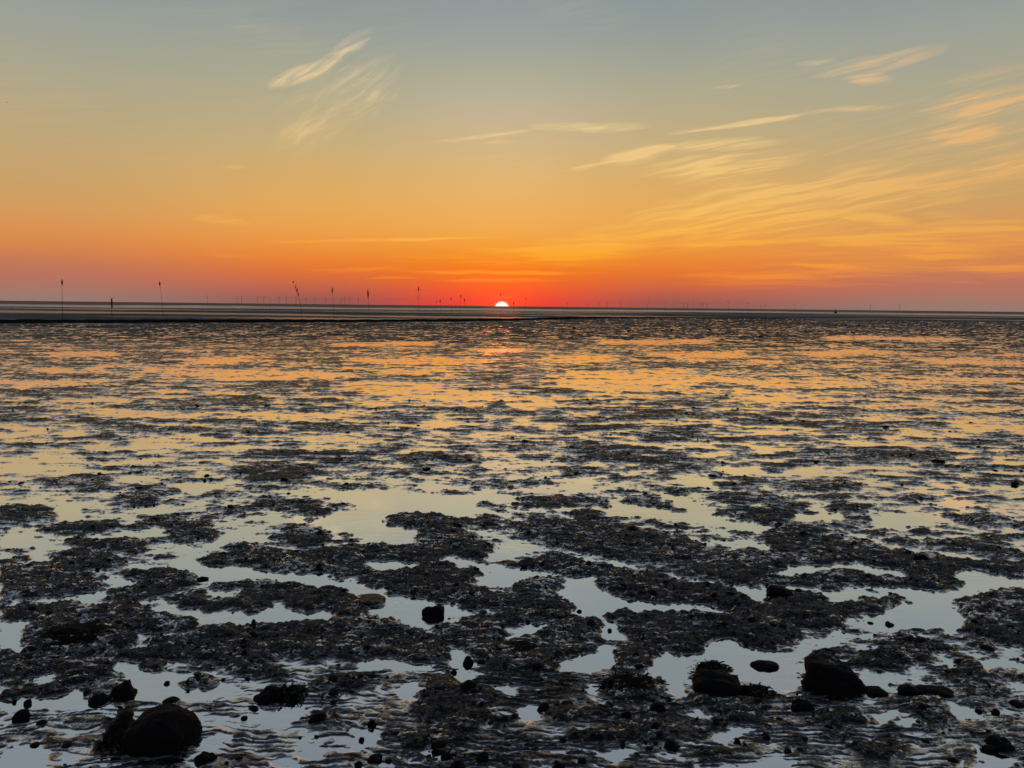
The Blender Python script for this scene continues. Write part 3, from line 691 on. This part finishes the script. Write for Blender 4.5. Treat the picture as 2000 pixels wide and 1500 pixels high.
def place_stone(x0, x1, yt, yb, dr, prof, block, sub, seed, z0=0.0):
    g = ground((x0 + x1) / 2, yb, z0)
    slant = (CM.transposed() @ (g - Vector((0, 0, CAM_H)))).z * -1
    Wd = (x1 - x0) / F * slant * 1.02
    D = Wd * dr
    cy = g.y + D * 0.42
    top = at_depth((x0 + x1) / 2, yt, cy + D * 0.08)
    H = max(top.z - z0, Wd * 0.14)
    xx = (at_depth(x0, yb, cy).x + at_depth(x1, yb, cy).x) / 2
    ROCK_SPOTS.append((xx, cy, Wd / 2, D / 2))
    me = rock_mesh(Wd, H, D, prof, block, sub, seed)
    return me, (xx, cy, z0 - 0.01 * H)

for i, (x0, x1, yt, yb, dr, prof, blk, nm, lab) in enumerate(STONES):
    me, loc = place_stone(x0, x1, yt, yb, dr, prof, blk, 5 if x1 - x0 > 90 else 4 if x1 - x0 > 40 else 3, i + 1)
    o = link(nm, me, M_MUD if 'slab' in lab or 'ledge' in lab or 'hump backed' in lab else M_ROCK); o.location = loc
    prop(o, lab, 'boulder' if nm == 'boulder' else 'stone', 'dark stones on the mudflat')
for i, (x0, x1, yt, yb) in enumerate(PEBBLES):
    me, loc = place_stone(x0, x1, yt, yb, .85, None, .62, 3, 60 + i)
    near_s = min(STONES, key=lambda q: ((q[0] + q[1] - x0 - x1) / 2) ** 2 + ((q[3] - yb) * 1.6) ** 2)
    lab = 'small dark pebble near the ' + ' '.join(near_s[8].split()[:7])
    while lab.split()[-1] in ('at', 'the', 'with', 'in', 'on', 'a', 'of', 'to', 'from', 'and', 'below', 'beside', 'just', 'next', 'between', 'behind', 'near', 'jutting', 'rising', 'lying', 'leaning', 'against', 'standing', 'alone', 'touching', 'close', 'half', 'top'):
        lab = ' '.join(lab.split()[:-1])
    o = link('pebble', me, M_ROCK); o.location = loc
    prop(o, lab, 'pebble', 'small pebbles on the mud')

# ------------------------------------------------------------------ near mudflat (one graded sheet) and the water standing on it
rows = [1.55]
while rows[-1] < 150:
    d = rows[-1]
    rows.append(d + d * float(np.interp(d, [1.5, 2.4, 7, 14, 40, 150], [.006, .0022, .0024, .0042, .009, .02])))
rows = np.array(rows)
NC = 1180
ths = np.radians(np.linspace(-41, 41, NC))
RR, TH = np.meshgrid(rows, ths, indexing='ij')
X, Y = RR * np.sin(TH), RR * np.cos(TH)
Z = terrain(X, Y)
mud = link('mudflat', mesh_np('mudflat', np.stack([X, Y, Z], -1).reshape(-1, 3), grid_faces(*RR.shape)), M_MUD)
prop(mud, kind='structure')

def sheet(name, pts, mat, z=None):
    me = bpy.data.meshes.new(name)
    me.from_pydata([(p[0], p[1], p[2] if len(p) > 2 else z) for p in pts], [], [tuple(range(len(pts)))])
    o = link(name, me, mat); prop(o, kind='structure'); return o
sheet('water', [(-320, -60), (320, -60), (320, 320), (-320, 320)], M_WATER, 0.0)
sheet('ground', [(-30000, -3000), (30000, -3000), (30000, 30000), (-30000, 30000)], M_FAR, -0.15)

# far flat behind the creek, with its steep dark bank facing the shore
bank_px = [(-900, 636), (-300, 634), (0, 632), (130, 631.5), (260, 631), (400, 630.5), (520, 630), (650, 629.5), (780, 628.5), (900, 628), (1000, 626.5), (1100, 623.5),
           (1200, 622.2), (1300, 621.8), (1400, 622), (1480, 622.3), (1560, 624), (1660, 626), (1800, 627), (2000, 629), (2400, 634)]
bank_h = [.30, .30, .30, .26, .26, .27, .25, .24, .25, .27, .26, .25, .22, .20, .18, .13, .06, .03, .02, .02, .02]
fx, fy, fh = [], [], []
for (u, v), h in zip(bank_px, bank_h):
    g = ground(u, v, 0); fx.append(math.atan2(g.x, g.y)); fy.append(math.hypot(g.x, g.y)); fh.append(h)
NT_ = 500
tt = np.linspace(math.radians(-46), math.radians(46), NT_)
rb = np.interp(tt, fx, fy) + fbm(tt * 40, tt * 0 + .3, 4, .6, 2.0) * 1.6
hb = np.interp(tt, fx, fh) * (1 + 0.22 * fbm(tt * 60, tt * 0 + .7, 3, .6, 5.0))
prof = [(-0.4, -0.08, 0), (0.0, 0.0, 0), (0.25, 0.55, 1), (0.6, 0.92, 1), (1.2, 1.0, 1)]
def strip(name, rr, zz, mat):
    V = np.stack([rr * np.sin(tt), rr * np.cos(tt), zz], -1).reshape(-1, 3)
    return prop(link(name, mesh_np(name, V, grid_faces(*rr.shape)), mat), kind='structure')
rr = np.stack([rb + a for a, b, c_ in prof]); zz = np.stack([hb * b if c_ else np.full(NT_, b) for a, b, c_ in prof])
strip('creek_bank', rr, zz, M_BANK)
FLAT = 0.28
steps = [1.2, 3, 6, 10, 16, 24, 36, 52, 75, 110, 160]
rr = np.stack([rb + s for s in steps])
lift = np.stack([hb + (FLAT - hb) * min(1, s / 60) for s in steps])
rel = fbm(rr * np.sin(tt) * .06, rr * .12, 4, .6, 3.0) * 0.05
rel[0] = 0
strip('far_mudflat', rr, lift + rel * np.minimum(1, np.array(steps)[:, None] / 12), M_FAR)
r0 = rr[-1]
def ring(name, a, b, za, zb, mat, n=4):
    rr_ = np.stack([a + (b - a) * t for t in np.linspace(0, 1, n)])
    zz_ = np.stack([za + (zb - za) * np.full(NT_, t) for t in np.linspace(0, 1, n)])
    return strip(name, rr_, zz_, mat)
edge = 395 + 120 * fbm(tt * 9, tt * 0 + .2, 3, .6, 9.0) + np.interp(tt, [-.6, 0, .6], [0, 20, 160])
ring('tidal_channel', r0 - 4, edge + 5, FLAT + 0.012, FLAT + 0.012, M_CHAN)
ring('far_mudflat', r0 - 30, edge, FLAT - 0.06, FLAT - 0.06, M_FAR)
ring('sea', edge, np.full(NT_, 26000.0), FLAT + 0.03, FLAT + 0.03, M_SEA, 6)

# ------------------------------------------------------------------ loose clods of mud and scraps of weed
def clods():
    n = 6000
    d = np.exp(rng.uniform(np.log(2.3), np.log(16), n)); t = np.radians(rng.uniform(-39, 39, n))
    x, y = d * np.sin(t), d * np.cos(t)
    z = terrain(x, y)
    keep = (z > rng.uniform(-0.002, 0.022, n)) 
    x, y, z, d = x[keep], y[keep], z[keep], d[keep]
    n = len(x)
    bm = bmesh.new(); bmesh.ops.create_icosphere(bm, subdivisions=1, radius=1)
    bv = np.array([v.co[:] for v in bm.verts]); bf = np.array([[v.index for v in f.verts] for f in bm.faces]); bm.free()
    s = np.exp(rng.normal(math.log(0.0070), 0.55, n)) * (0.75 + d / 12)
    a = rng.uniform(0, 6.28, n)
    jit = 1 + rng.uniform(-.35, .35, (n, len(bv), 1))
    v = bv[None] * jit * s[:, None, None] * np.stack([rng.uniform(.8, 1.9, n), rng.uniform(.7, 1.2, n), rng.uniform(.3, .7, n)], -1)[:, None, :]
    ca, sa = np.cos(a)[:, None], np.sin(a)[:, None]
    vx = v[..., 0] * ca - v[..., 1] * sa + x[:, None]; vy = v[..., 0] * sa + v[..., 1] * ca + y[:, None]
    vz = v[..., 2] + z[:, None] + 0.001
    V = np.stack([vx, vy, vz], -1).reshape(-1, 3)
    Fc = (bf[None] + (np.arange(n) * len(bv))[:, None, None]).reshape(-1, 3)
    o = link('mud_clods', mesh_np('mud_clods', V, Fc), M_CLOD)
    prop(o, 'countless small dark clods and weed scraps strewn over the mud banks', 'mud clods', kind='stuff')
clods()

# ------------------------------------------------------------------ seaweed clumps
def seaweed(u, v, wpx, hpx, n, label, seed):
    r_ = random.Random(seed)
    g = ground(u, v); slant = g.length
    w = wpx / F * slant; h = hpx / F * slant
    V, Fc = [], []
    for i in range(n):
        a = r_.uniform(0, 6.28); q = math.sqrt(r_.random())
        bx, by = math.cos(a) * q * w / 2, math.sin(a) * q * w * 0.35
        hh = h * (1 - 0.7 * q * q) * r_.uniform(.4, .85)
        lean = r_.uniform(0, 6.28); L = r_.uniform(.02, .06); wd = r_.uniform(.002, .005)
        px, py = -math.sin(lean) * wd, math.cos(lean) * wd
        prev = None
        for k in range(5):
            t = k / 4
            x = bx + math.cos(lean) * L * t + r_.uniform(-.004, .004); y = by + math.sin(lean) * L * t + r_.uniform(-.004, .004)
            z = hh * (1 - (1 - t) ** 2) - 0.4 * hh * t ** 3 + r_.uniform(-.003, .003)
            s = 1.0 if k < 3 else (.8 if k == 3 else .3)
            b = len(V); V += [(x - px * s, y - py * s, z), (x + px * s, y + py * s, z + 0.004)]
            if prev is not None: Fc.append((prev, prev + 1, b + 1, b))
            prev = b
    # the matted heart of the clump
    b = len(V); bm = bmesh.new(); bmesh.ops.create_icosphere(bm, subdivisions=3, radius=1)
    for q in bm.verts:
        f = 1 + 0.35 * mnoise.fractal(q.co * 2.4 + Vector((seed, 0, 0)), 1, 2, 4)
        V.append((q.co.x * w * .42 * f, q.co.y * w * .28 * f, q.co.z * h * .62 * f))
    for f in bm.faces: Fc.append(tuple(b + q.index for q in f.verts))
    bm.free()
    me = bpy.data.meshes.new('seaweed_clump'); me.from_pydata(V, [], Fc)
    o = link('seaweed_clump', me, M_WEED); o.location = (g.x, g.y + w * .25, 0.002)
    prop(o, label, 'seaweed', 'clumps of seaweed')
seaweed(232, 1468, 80, 42, 240, 'ragged seaweed heaped against the largest rounded boulder', 3)
seaweed(1238, 1356, 125, 26, 320, 'bushy mat of seaweed at the corner of the pool', 5)
seaweed(1393, 1316, 60, 22, 200, 'tuft of seaweed just behind the blocky boulder', 8)
seaweed(560, 1366, 60, 26, 180, 'tangled seaweed beside the notched weed covered stone', 12)
seaweed(1480, 1362, 62, 20, 160, 'low seaweed trailing from the blocky boulder', 15)
seaweed(1800, 1270, 70, 20, 200, 'seaweed clump on rippled mud behind the wedge shaped boulder', 19)
seaweed(1015, 1290, 150, 22, 260, 'wide seaweed mat on the mud bank above the almond shaped puddle', 23)
seaweed(130, 1262, 170, 26, 300, 'wide seaweed mat over the big lumpy mud bank', 27)

# ------------------------------------------------------------------ marker poles (withies) along the creek
def tube(V, Fc, pts, rad, seg=6):
    base = len(V)
    for i, (p, r_) in enumerate(zip(pts, rad)):
        for k in range(seg):
            a = k / seg * 6.28318
            V.append((p[0] + math.cos(a) * r_, p[1] + math.sin(a) * r_, p[2]))
    for i in range(len(pts) - 1):
        for k in range(seg):
            a = base + i * seg + k; b = base + i * seg + (k + 1) % seg
            Fc.append((a, b, b + seg, a + seg))
    Fc.append(tuple(base + (len(pts) - 1) * seg + k for k in range(seg)))

def mk(name, V, Fc, mat, parent):
    me = bpy.data.meshes.new(name); me.from_pydata(V, [], Fc)
    return link(name, me, mat, parent)

def marker_pole(top, base, zb, style, label, seed, rad=0.035, grp='marker poles along the creek'):
    r_ = random.Random(seed)
    b = ground(base[0], base[1], zb)
    t = at_depth(top[0], top[1], b.y) - b
    root = empty('marker_pole', b); prop(root, label, 'pole', grp)
    H = t.z
    V, Fc = [], []
    if style == 'curved':
        pts = [Vector((t.x * 0.30 * q + t.x * 0.70 * q ** 3.2, 0, H * q)) for q in [i / 10 for i in range(11)]]
        pts.insert(0, Vector((0, 0, -0.3)))
    else:
        pts = [Vector((t.x * q + 0.015 * math.sin(q * 5 + seed), 0, H * q)) for q in (-.08, 0, .25, .5, .75, 1)]
    n = len(pts)
    tube(V, Fc, pts, [rad * 0.5 * (1 - 0.45 * i / (n - 1)) for i in range(n)], 7)
    mk('pole', V, Fc, M_WOOD, root)
    V, Fc = [], []
    tip = pts[-1]
    if style == 'knob':
        for i in range(18):
            a = r_.uniform(0, 6.28); s = r_.uniform(.02, .13)
            p0 = tip + Vector((0, 0, -r_.uniform(.10, .42)))
            p1 = p0 + Vector((math.cos(a) * s * .6, math.sin(a) * s * .6, .16)); p2 = p0 + Vector((math.cos(a) * s, math.sin(a) * s, r_.uniform(.26, .46)))
            tube(V, Fc, [p0, p1, p2], [.014, .011, .004], 4)
    elif style == 'bundle':
        for i in range(26):
            a = r_.uniform(0, 6.28); s = r_.uniform(.02, .10)
            p0 = tip + Vector((0, 0, -r_.uniform(.3, .8)))
            p1 = p0 + Vector((math.cos(a) * s, math.sin(a) * s, .3)); p2 = p0 + Vector((math.cos(a) * s * .8, math.sin(a) * s, r_.uniform(.5, .8)))
            tube(V, Fc, [p0, p1, p2], [.012, .011, .004], 4)
        for s in (-1, 1):
            p0 = tip + Vector((0, 0, -.25))
            tube(V, Fc, [p0, p0 + Vector((s * .16, 0, .2)), p0 + Vector((s * .28, .05, .34))], [.014, .010, .004], 4)
    elif style == 'branch':
        for i in range(18):
            q = r_.uniform(.60, .98); p0 = Vector((t.x * q, 0, H * q)); sd_ = -1 if r_.random() < .75 else 1
            L = r_.uniform(.25, .62)
            p1 = p0 + Vector((sd_ * L * .55, r_.uniform(-.15, .15), L * .12)); p2 = p0 + Vector((sd_ * L, r_.uniform(-.2, .2), L * r_.uniform(-.1, .6)))
            tube(V, Fc, [p0, p1, p2], [.016, .013, .004], 4)
        for i in range(8):
            p0 = tip + Vector((0, 0, -.5))
            tube(V, Fc, [p0, p0 + Vector((r_.uniform(-.1, .1), 0, .35)), p0 + Vector((r_.uniform(-.18, .18), 0, .7))], [.016, .012, .004], 4)
    elif style == 'curved':
        for i in range(34):
            q = r_.uniform(.62, 1.0); p0 = Vector((t.x * 0.30 * q + t.x * 0.70 * q ** 3.2, 0, H * q)); L = r_.uniform(.2, .6)
            p2 = p0 + Vector((r_.uniform(-.75, .45) * L, r_.uniform(-.3, .3) * L, L * r_.uniform(.2, .8))); p1 = (p0 + p2) / 2 + Vector((0, 0, .05))
            tube(V, Fc, [p0, p1, p2], [.013, .010, .004], 4)
    elif style == 'sleeve':
        q = [Vector((t.x, 0, H - .75)), Vector((t.x, 0, H - .72)), Vector((t.x, 0, H - .05)), Vector((t.x, 0, H))]
        tube(V, Fc, q, [.035, .06, .06, .035], 10)
        for s in (-1, 1): tube(V, Fc, [tip + Vector((s * .02, 0, -.05)), tip + Vector((s * .12, 0, .09)), tip + Vector((s * .13, 0, .14))], [.02, .015, .005], 4)
    elif style == 'tuft':
        for i in range(14):
            a = r_.uniform(0, 6.28); s = r_.uniform(.02, .2)
            p0 = tip + Vector((0, 0, -r_.uniform(.15, .5)))
            tube(V, Fc, [p0, p0 + Vector((math.cos(a) * s * .6, math.sin(a) * s, .2)), p0 + Vector((math.cos(a) * s, math.sin(a) * s, .48))], [.014, .011, .004], 4)
    if V: mk('topmark' if style == 'sleeve' else 'twig_bundle', V, Fc, M_TWIG, root)
    return root

marker_pole((121, 549), (122, 621), FLAT, 'knob', 'straight tall pole with a dark knob of twigs, farthest from the sun', 1, .04)
marker_pole((218, 583), (219, 629), .02, 'sleeve', 'short pole with a thick dark sleeve at its top', 2, .04)
marker_pole((312, 553), (320, 618), FLAT, 'knob', 'tall leaning pole with a small dark knob of twigs', 3, .035)
marker_pole((571, 550), (590, 625), FLAT, 'curved', 'bent sapling pole with a feathery curving top', 4, .035)
marker_pole((649, 566), (653, 622), FLAT, 'knob', 'slim pole tipped by a narrow dark knob beside the bent sapling', 5, .032)
marker_pole((719, 570), (721, 621), FLAT, 'bundle', 'slim pole with a long twig bundle and forked tip', 6, .032)
marker_pole((817.5, 562), (818, 617), FLAT, 'branch', 'pole with loose side branches sticking out near the top', 7, .035)
marker_pole((527, 583), (529, 616), FLAT, 'plain', 'thin bare pole next to the bent sapling', 8, .03)
far_lab = 'thin distant marker pole with a small tuft rising above the horizon'
for i, (tp, bx, D) in enumerate([((860, 586), 861, 150), ((853, 589), 853, 190), ((881, 582), 882, 140), ((900, 577), 897, 130), ((907, 585), 912, 125), ((978, 574), 979, 160),
      ((1003, 591), 1003.5, 150), ((1027, 582), 1027, 190), ((1108, 592), 1108, 300), ((1148, 594), 1148, 320), ((1267, 584), 1263, 210), ((1300, 591), 1300, 290),
      ((1355, 588), 1355, 300), ((1367, 591), 1367, 320), ((1422, 588), 1423, 250), ((1460, 592), 1461.5, 270), ((1486, 596), 1486, 330), ((1495, 596), 1495, 280), ((1552, 594), 1552, 330)]):
    # base row on the far flat for this distance
    hor = 598 + (bx - 1000) * 0.011
    yb = hor + (CAM_H - FLAT) * F / D
    lab = {3: 'taller of two tufted distant poles standing close together', 4: 'shorter of two tufted distant poles standing close together',
           5: 'thin marker pole standing right in front of the setting sun', 6: 'low thin pole beside the setting sun', 10: 'slanting bare thin pole far out on the flat'}.get(i, far_lab)
    marker_pole(tp, (bx, yb), FLAT, 'plain' if i == 10 else 'tuft', lab, 30 + i, .045 if D > 180 else .035, 'distant marker poles')

# ------------------------------------------------------------------ wind farm far out on the horizon
def turbine_parts():
    hub = 95.0
    V, Fc = [], []; tube(V, Fc, [Vector((0, 0, -8)), Vector((0, 0, 45)), Vector((0, 0, hub))], [3.2, 2.6, 1.9], 10)
    tw = bpy.data.meshes.new('tower'); tw.from_pydata(V, [], Fc)
    bm = bmesh.new(); bmesh.ops.create_cube(bm, size=1)
    for v in bm.verts: v.co = Vector((v.co.x * 4.2, v.co.y * 12 + 1.5, v.co.z * 4.4 + hub + 1.5))
    bmesh.ops.bevel(bm, geom=bm.edges[:], offset=0.6, segments=2, affect='EDGES')
    na = bpy.data.meshes.new('nacelle'); bm.to_mesh(na); bm.free()
    V = []; Fc = []
    for r_, w, t in ((0, 2.2, 1.6), (8, 3.8, 1.2), (25, 2.8, .8), (48, .8, .3)):
        V += [(-w / 2, -t / 2, r_), (w / 2, -t / 2, r_), (w / 2, t / 2, r_), (-w / 2, t / 2, r_)]
    for i in range(3):
        for k in range(4):
            a = i * 4 + k; b = i * 4 + (k + 1) % 4; Fc.append((a, b, b + 4, a + 4))
    Fc += [(0, 3, 2, 1), (12, 13, 14, 15)]
    bl = bpy.data.meshes.new('blade'); bl.from_pydata(V, [], Fc)
    for m in (tw, na, bl): m.materials.append(M_STEEL)
    return tw, na, bl, hub + 1.5
tw, na, bl, hubz = turbine_parts()
for i, u in enumerate([405, 463, 472, 503, 515, 545, 560, 578, 598, 615, 636, 666, 673.5, 682, 700, 1170, 1185, 1212, 1335, 1343, 1372, 1380, 1757, 1700]):
    hor = 598 + (u - 1000) * 0.011
    D = 13000 + random.uniform(-900, 1500) + (2500 if u > 1000 else 0)
    p = at_depth(u, hor, D)
    root = empty('wind_turbine', (p.x, p.y, 0.3))
    prop(root, 'faint tiny wind turbine far away on the horizon', 'wind turbine', 'wind turbines on the horizon')
    link('tower', tw, None, root); link('nacelle', na, None, root)
    a0 = random.uniform(0, 2.1)
    for k in range(3):
        b_ = link('blade', bl, None, root); b_.location = (0, -6.2, hubz); b_.rotation_euler = (0, a0 + k * 2.0944, 0)

# ------------------------------------------------------------------ birds feeding on the flat
def bird_meshes():
    bm = bmesh.new(); bmesh.ops.create_uvsphere(bm, u_segments=14, v_segments=10, radius=1)
    for v in bm.verts:
        c0 = v.co.copy(); x = c0.x
        taper = 1.0 if x > -.2 else max(.15, 1 + (x + .2) * 1.05)
        v.co = Vector((x * .15, c0.y * .062 * taper, c0.z * .068 * taper + .19 + .03 * x))
    body = bpy.data.meshes.new('body')
    q = bmesh.ops.create_uvsphere(bm, u_segments=10, v_segments=8, radius=.036)
    for v in q['verts']: v.co += Vector((.155, 0, .265))
    n = bmesh.ops.create_cone(bm, segments=8, radius1=.045, radius2=.028, depth=.10, cap_ends=True)
    for v in n['verts']: v.co = Matrix.Rotation(.5, 3, 'Y') @ v.co + Vector((.13, 0, .225))
    for f in bm.faces: f.smooth = True
    bm.to_mesh(body); bm.free()
    bm = bmesh.new(); bmesh.ops.create_cone(bm, segments=6, radius1=.009, radius2=.002, depth=.07, cap_ends=True)
    for v in bm.verts: v.co = Matrix.Rotation(1.75, 3, 'Y') @ v.co + Vector((.215, 0, .258))
    beak = bpy.data.meshes.new('beak'); bm.to_mesh(beak); bm.free()
    V, Fc = [], []; tube(V, Fc, [Vector((0, 0, -.01)), Vector((.01, 0, .07)), Vector((0, 0, .15))], [.007, .006, .01], 6)
    leg = bpy.data.meshes.new('leg'); leg.from_pydata(V, [], Fc)
    body.materials.append(M_BIRD); beak.materials.append(M_LEG); leg.materials.append(M_LEG)
    return body, beak, leg
body, beak, leg = bird_meshes()
for i, (u, v, a) in enumerate([(1122, 646, 2.8), (1227, 652, .3), (1386, 649, 3.0), (1311, 650, .1), (1652, 638, 2.9), (1676, 640, .2), (1667, 655, 3.1), (1484, 664, .4)]):
    p = ground(u, v, 0.02)
    root = empty('wading_bird', p); root.rotation_euler = (0, 0, a)
    prop(root, 'tiny dark wading bird standing far out on the wet mudflat', 'bird', 'birds standing on the flat')
    link('body', body, None, root); link('beak', beak, None, root)
    for s in (-1, 1): link('leg', leg, None, root).location = (-.01, s * .025, 0)
# one gull in flight
d = ray(14, 200); p = Vector((0, 0, CAM_H)) + d * 420
root = empty('flying_gull', p); prop(root, 'single tiny gull flying high in the clear sky', 'bird')
bm = bmesh.new(); bmesh.ops.create_uvsphere(bm, u_segments=12, v_segments=8, radius=1)
for v in bm.verts: v.co = Vector((v.co.x * .075, v.co.y * .24, v.co.z * .075))
me = bpy.data.meshes.new('body'); bm.to_mesh(me); bm.free(); link('body', me, M_BIRD, root)
for s in (-1, 1):
    V = [(s * .05, .09, .02), (s * .05, -.09, .02), (s * .32, .10, .15), (s * .32, -.05, .15), (s * .62, -.02, .08), (s * .62, -.08, .08)]
    V += [(a, b, c_ + .015) for a, b, c_ in V]
    Fc = [(0, 1, 3, 2), (2, 3, 5, 4), (6, 8, 9, 7), (8, 10, 11, 9), (0, 2, 8, 6), (2, 4, 10, 8), (1, 7, 9, 3), (3, 9, 11, 5), (4, 5, 11, 10), (0, 6, 7, 1)]
    mk('wing', V, Fc, M_BIRD, root)
# small buoy lying far out
p = ground(1632, 612, FLAT)
root = empty('buoy', p); prop(root, 'tiny dark buoy lying far out on the flat by the horizon', 'buoy')
V, Fc = [], []; tube(V, Fc, [Vector((0, 0, z_)) for z_ in (0, .15, .5, .8)], [.35, .6, .55, .2], 12); mk('float', V, Fc, M_TWIG, root)
V, Fc = [], []; tube(V, Fc, [Vector((0, 0, .8)), Vector((0, 0, 2.0))], [.07, .05], 8); mk('mast', V, Fc, M_TWIG, root)

scene.cycles.use_adaptive_sampling = True
scene.cycles.adaptive_threshold = 0.025
scene.cycles.max_bounces = 3
scene.cycles.diffuse_bounces = 1
scene.cycles.glossy_bounces = 2
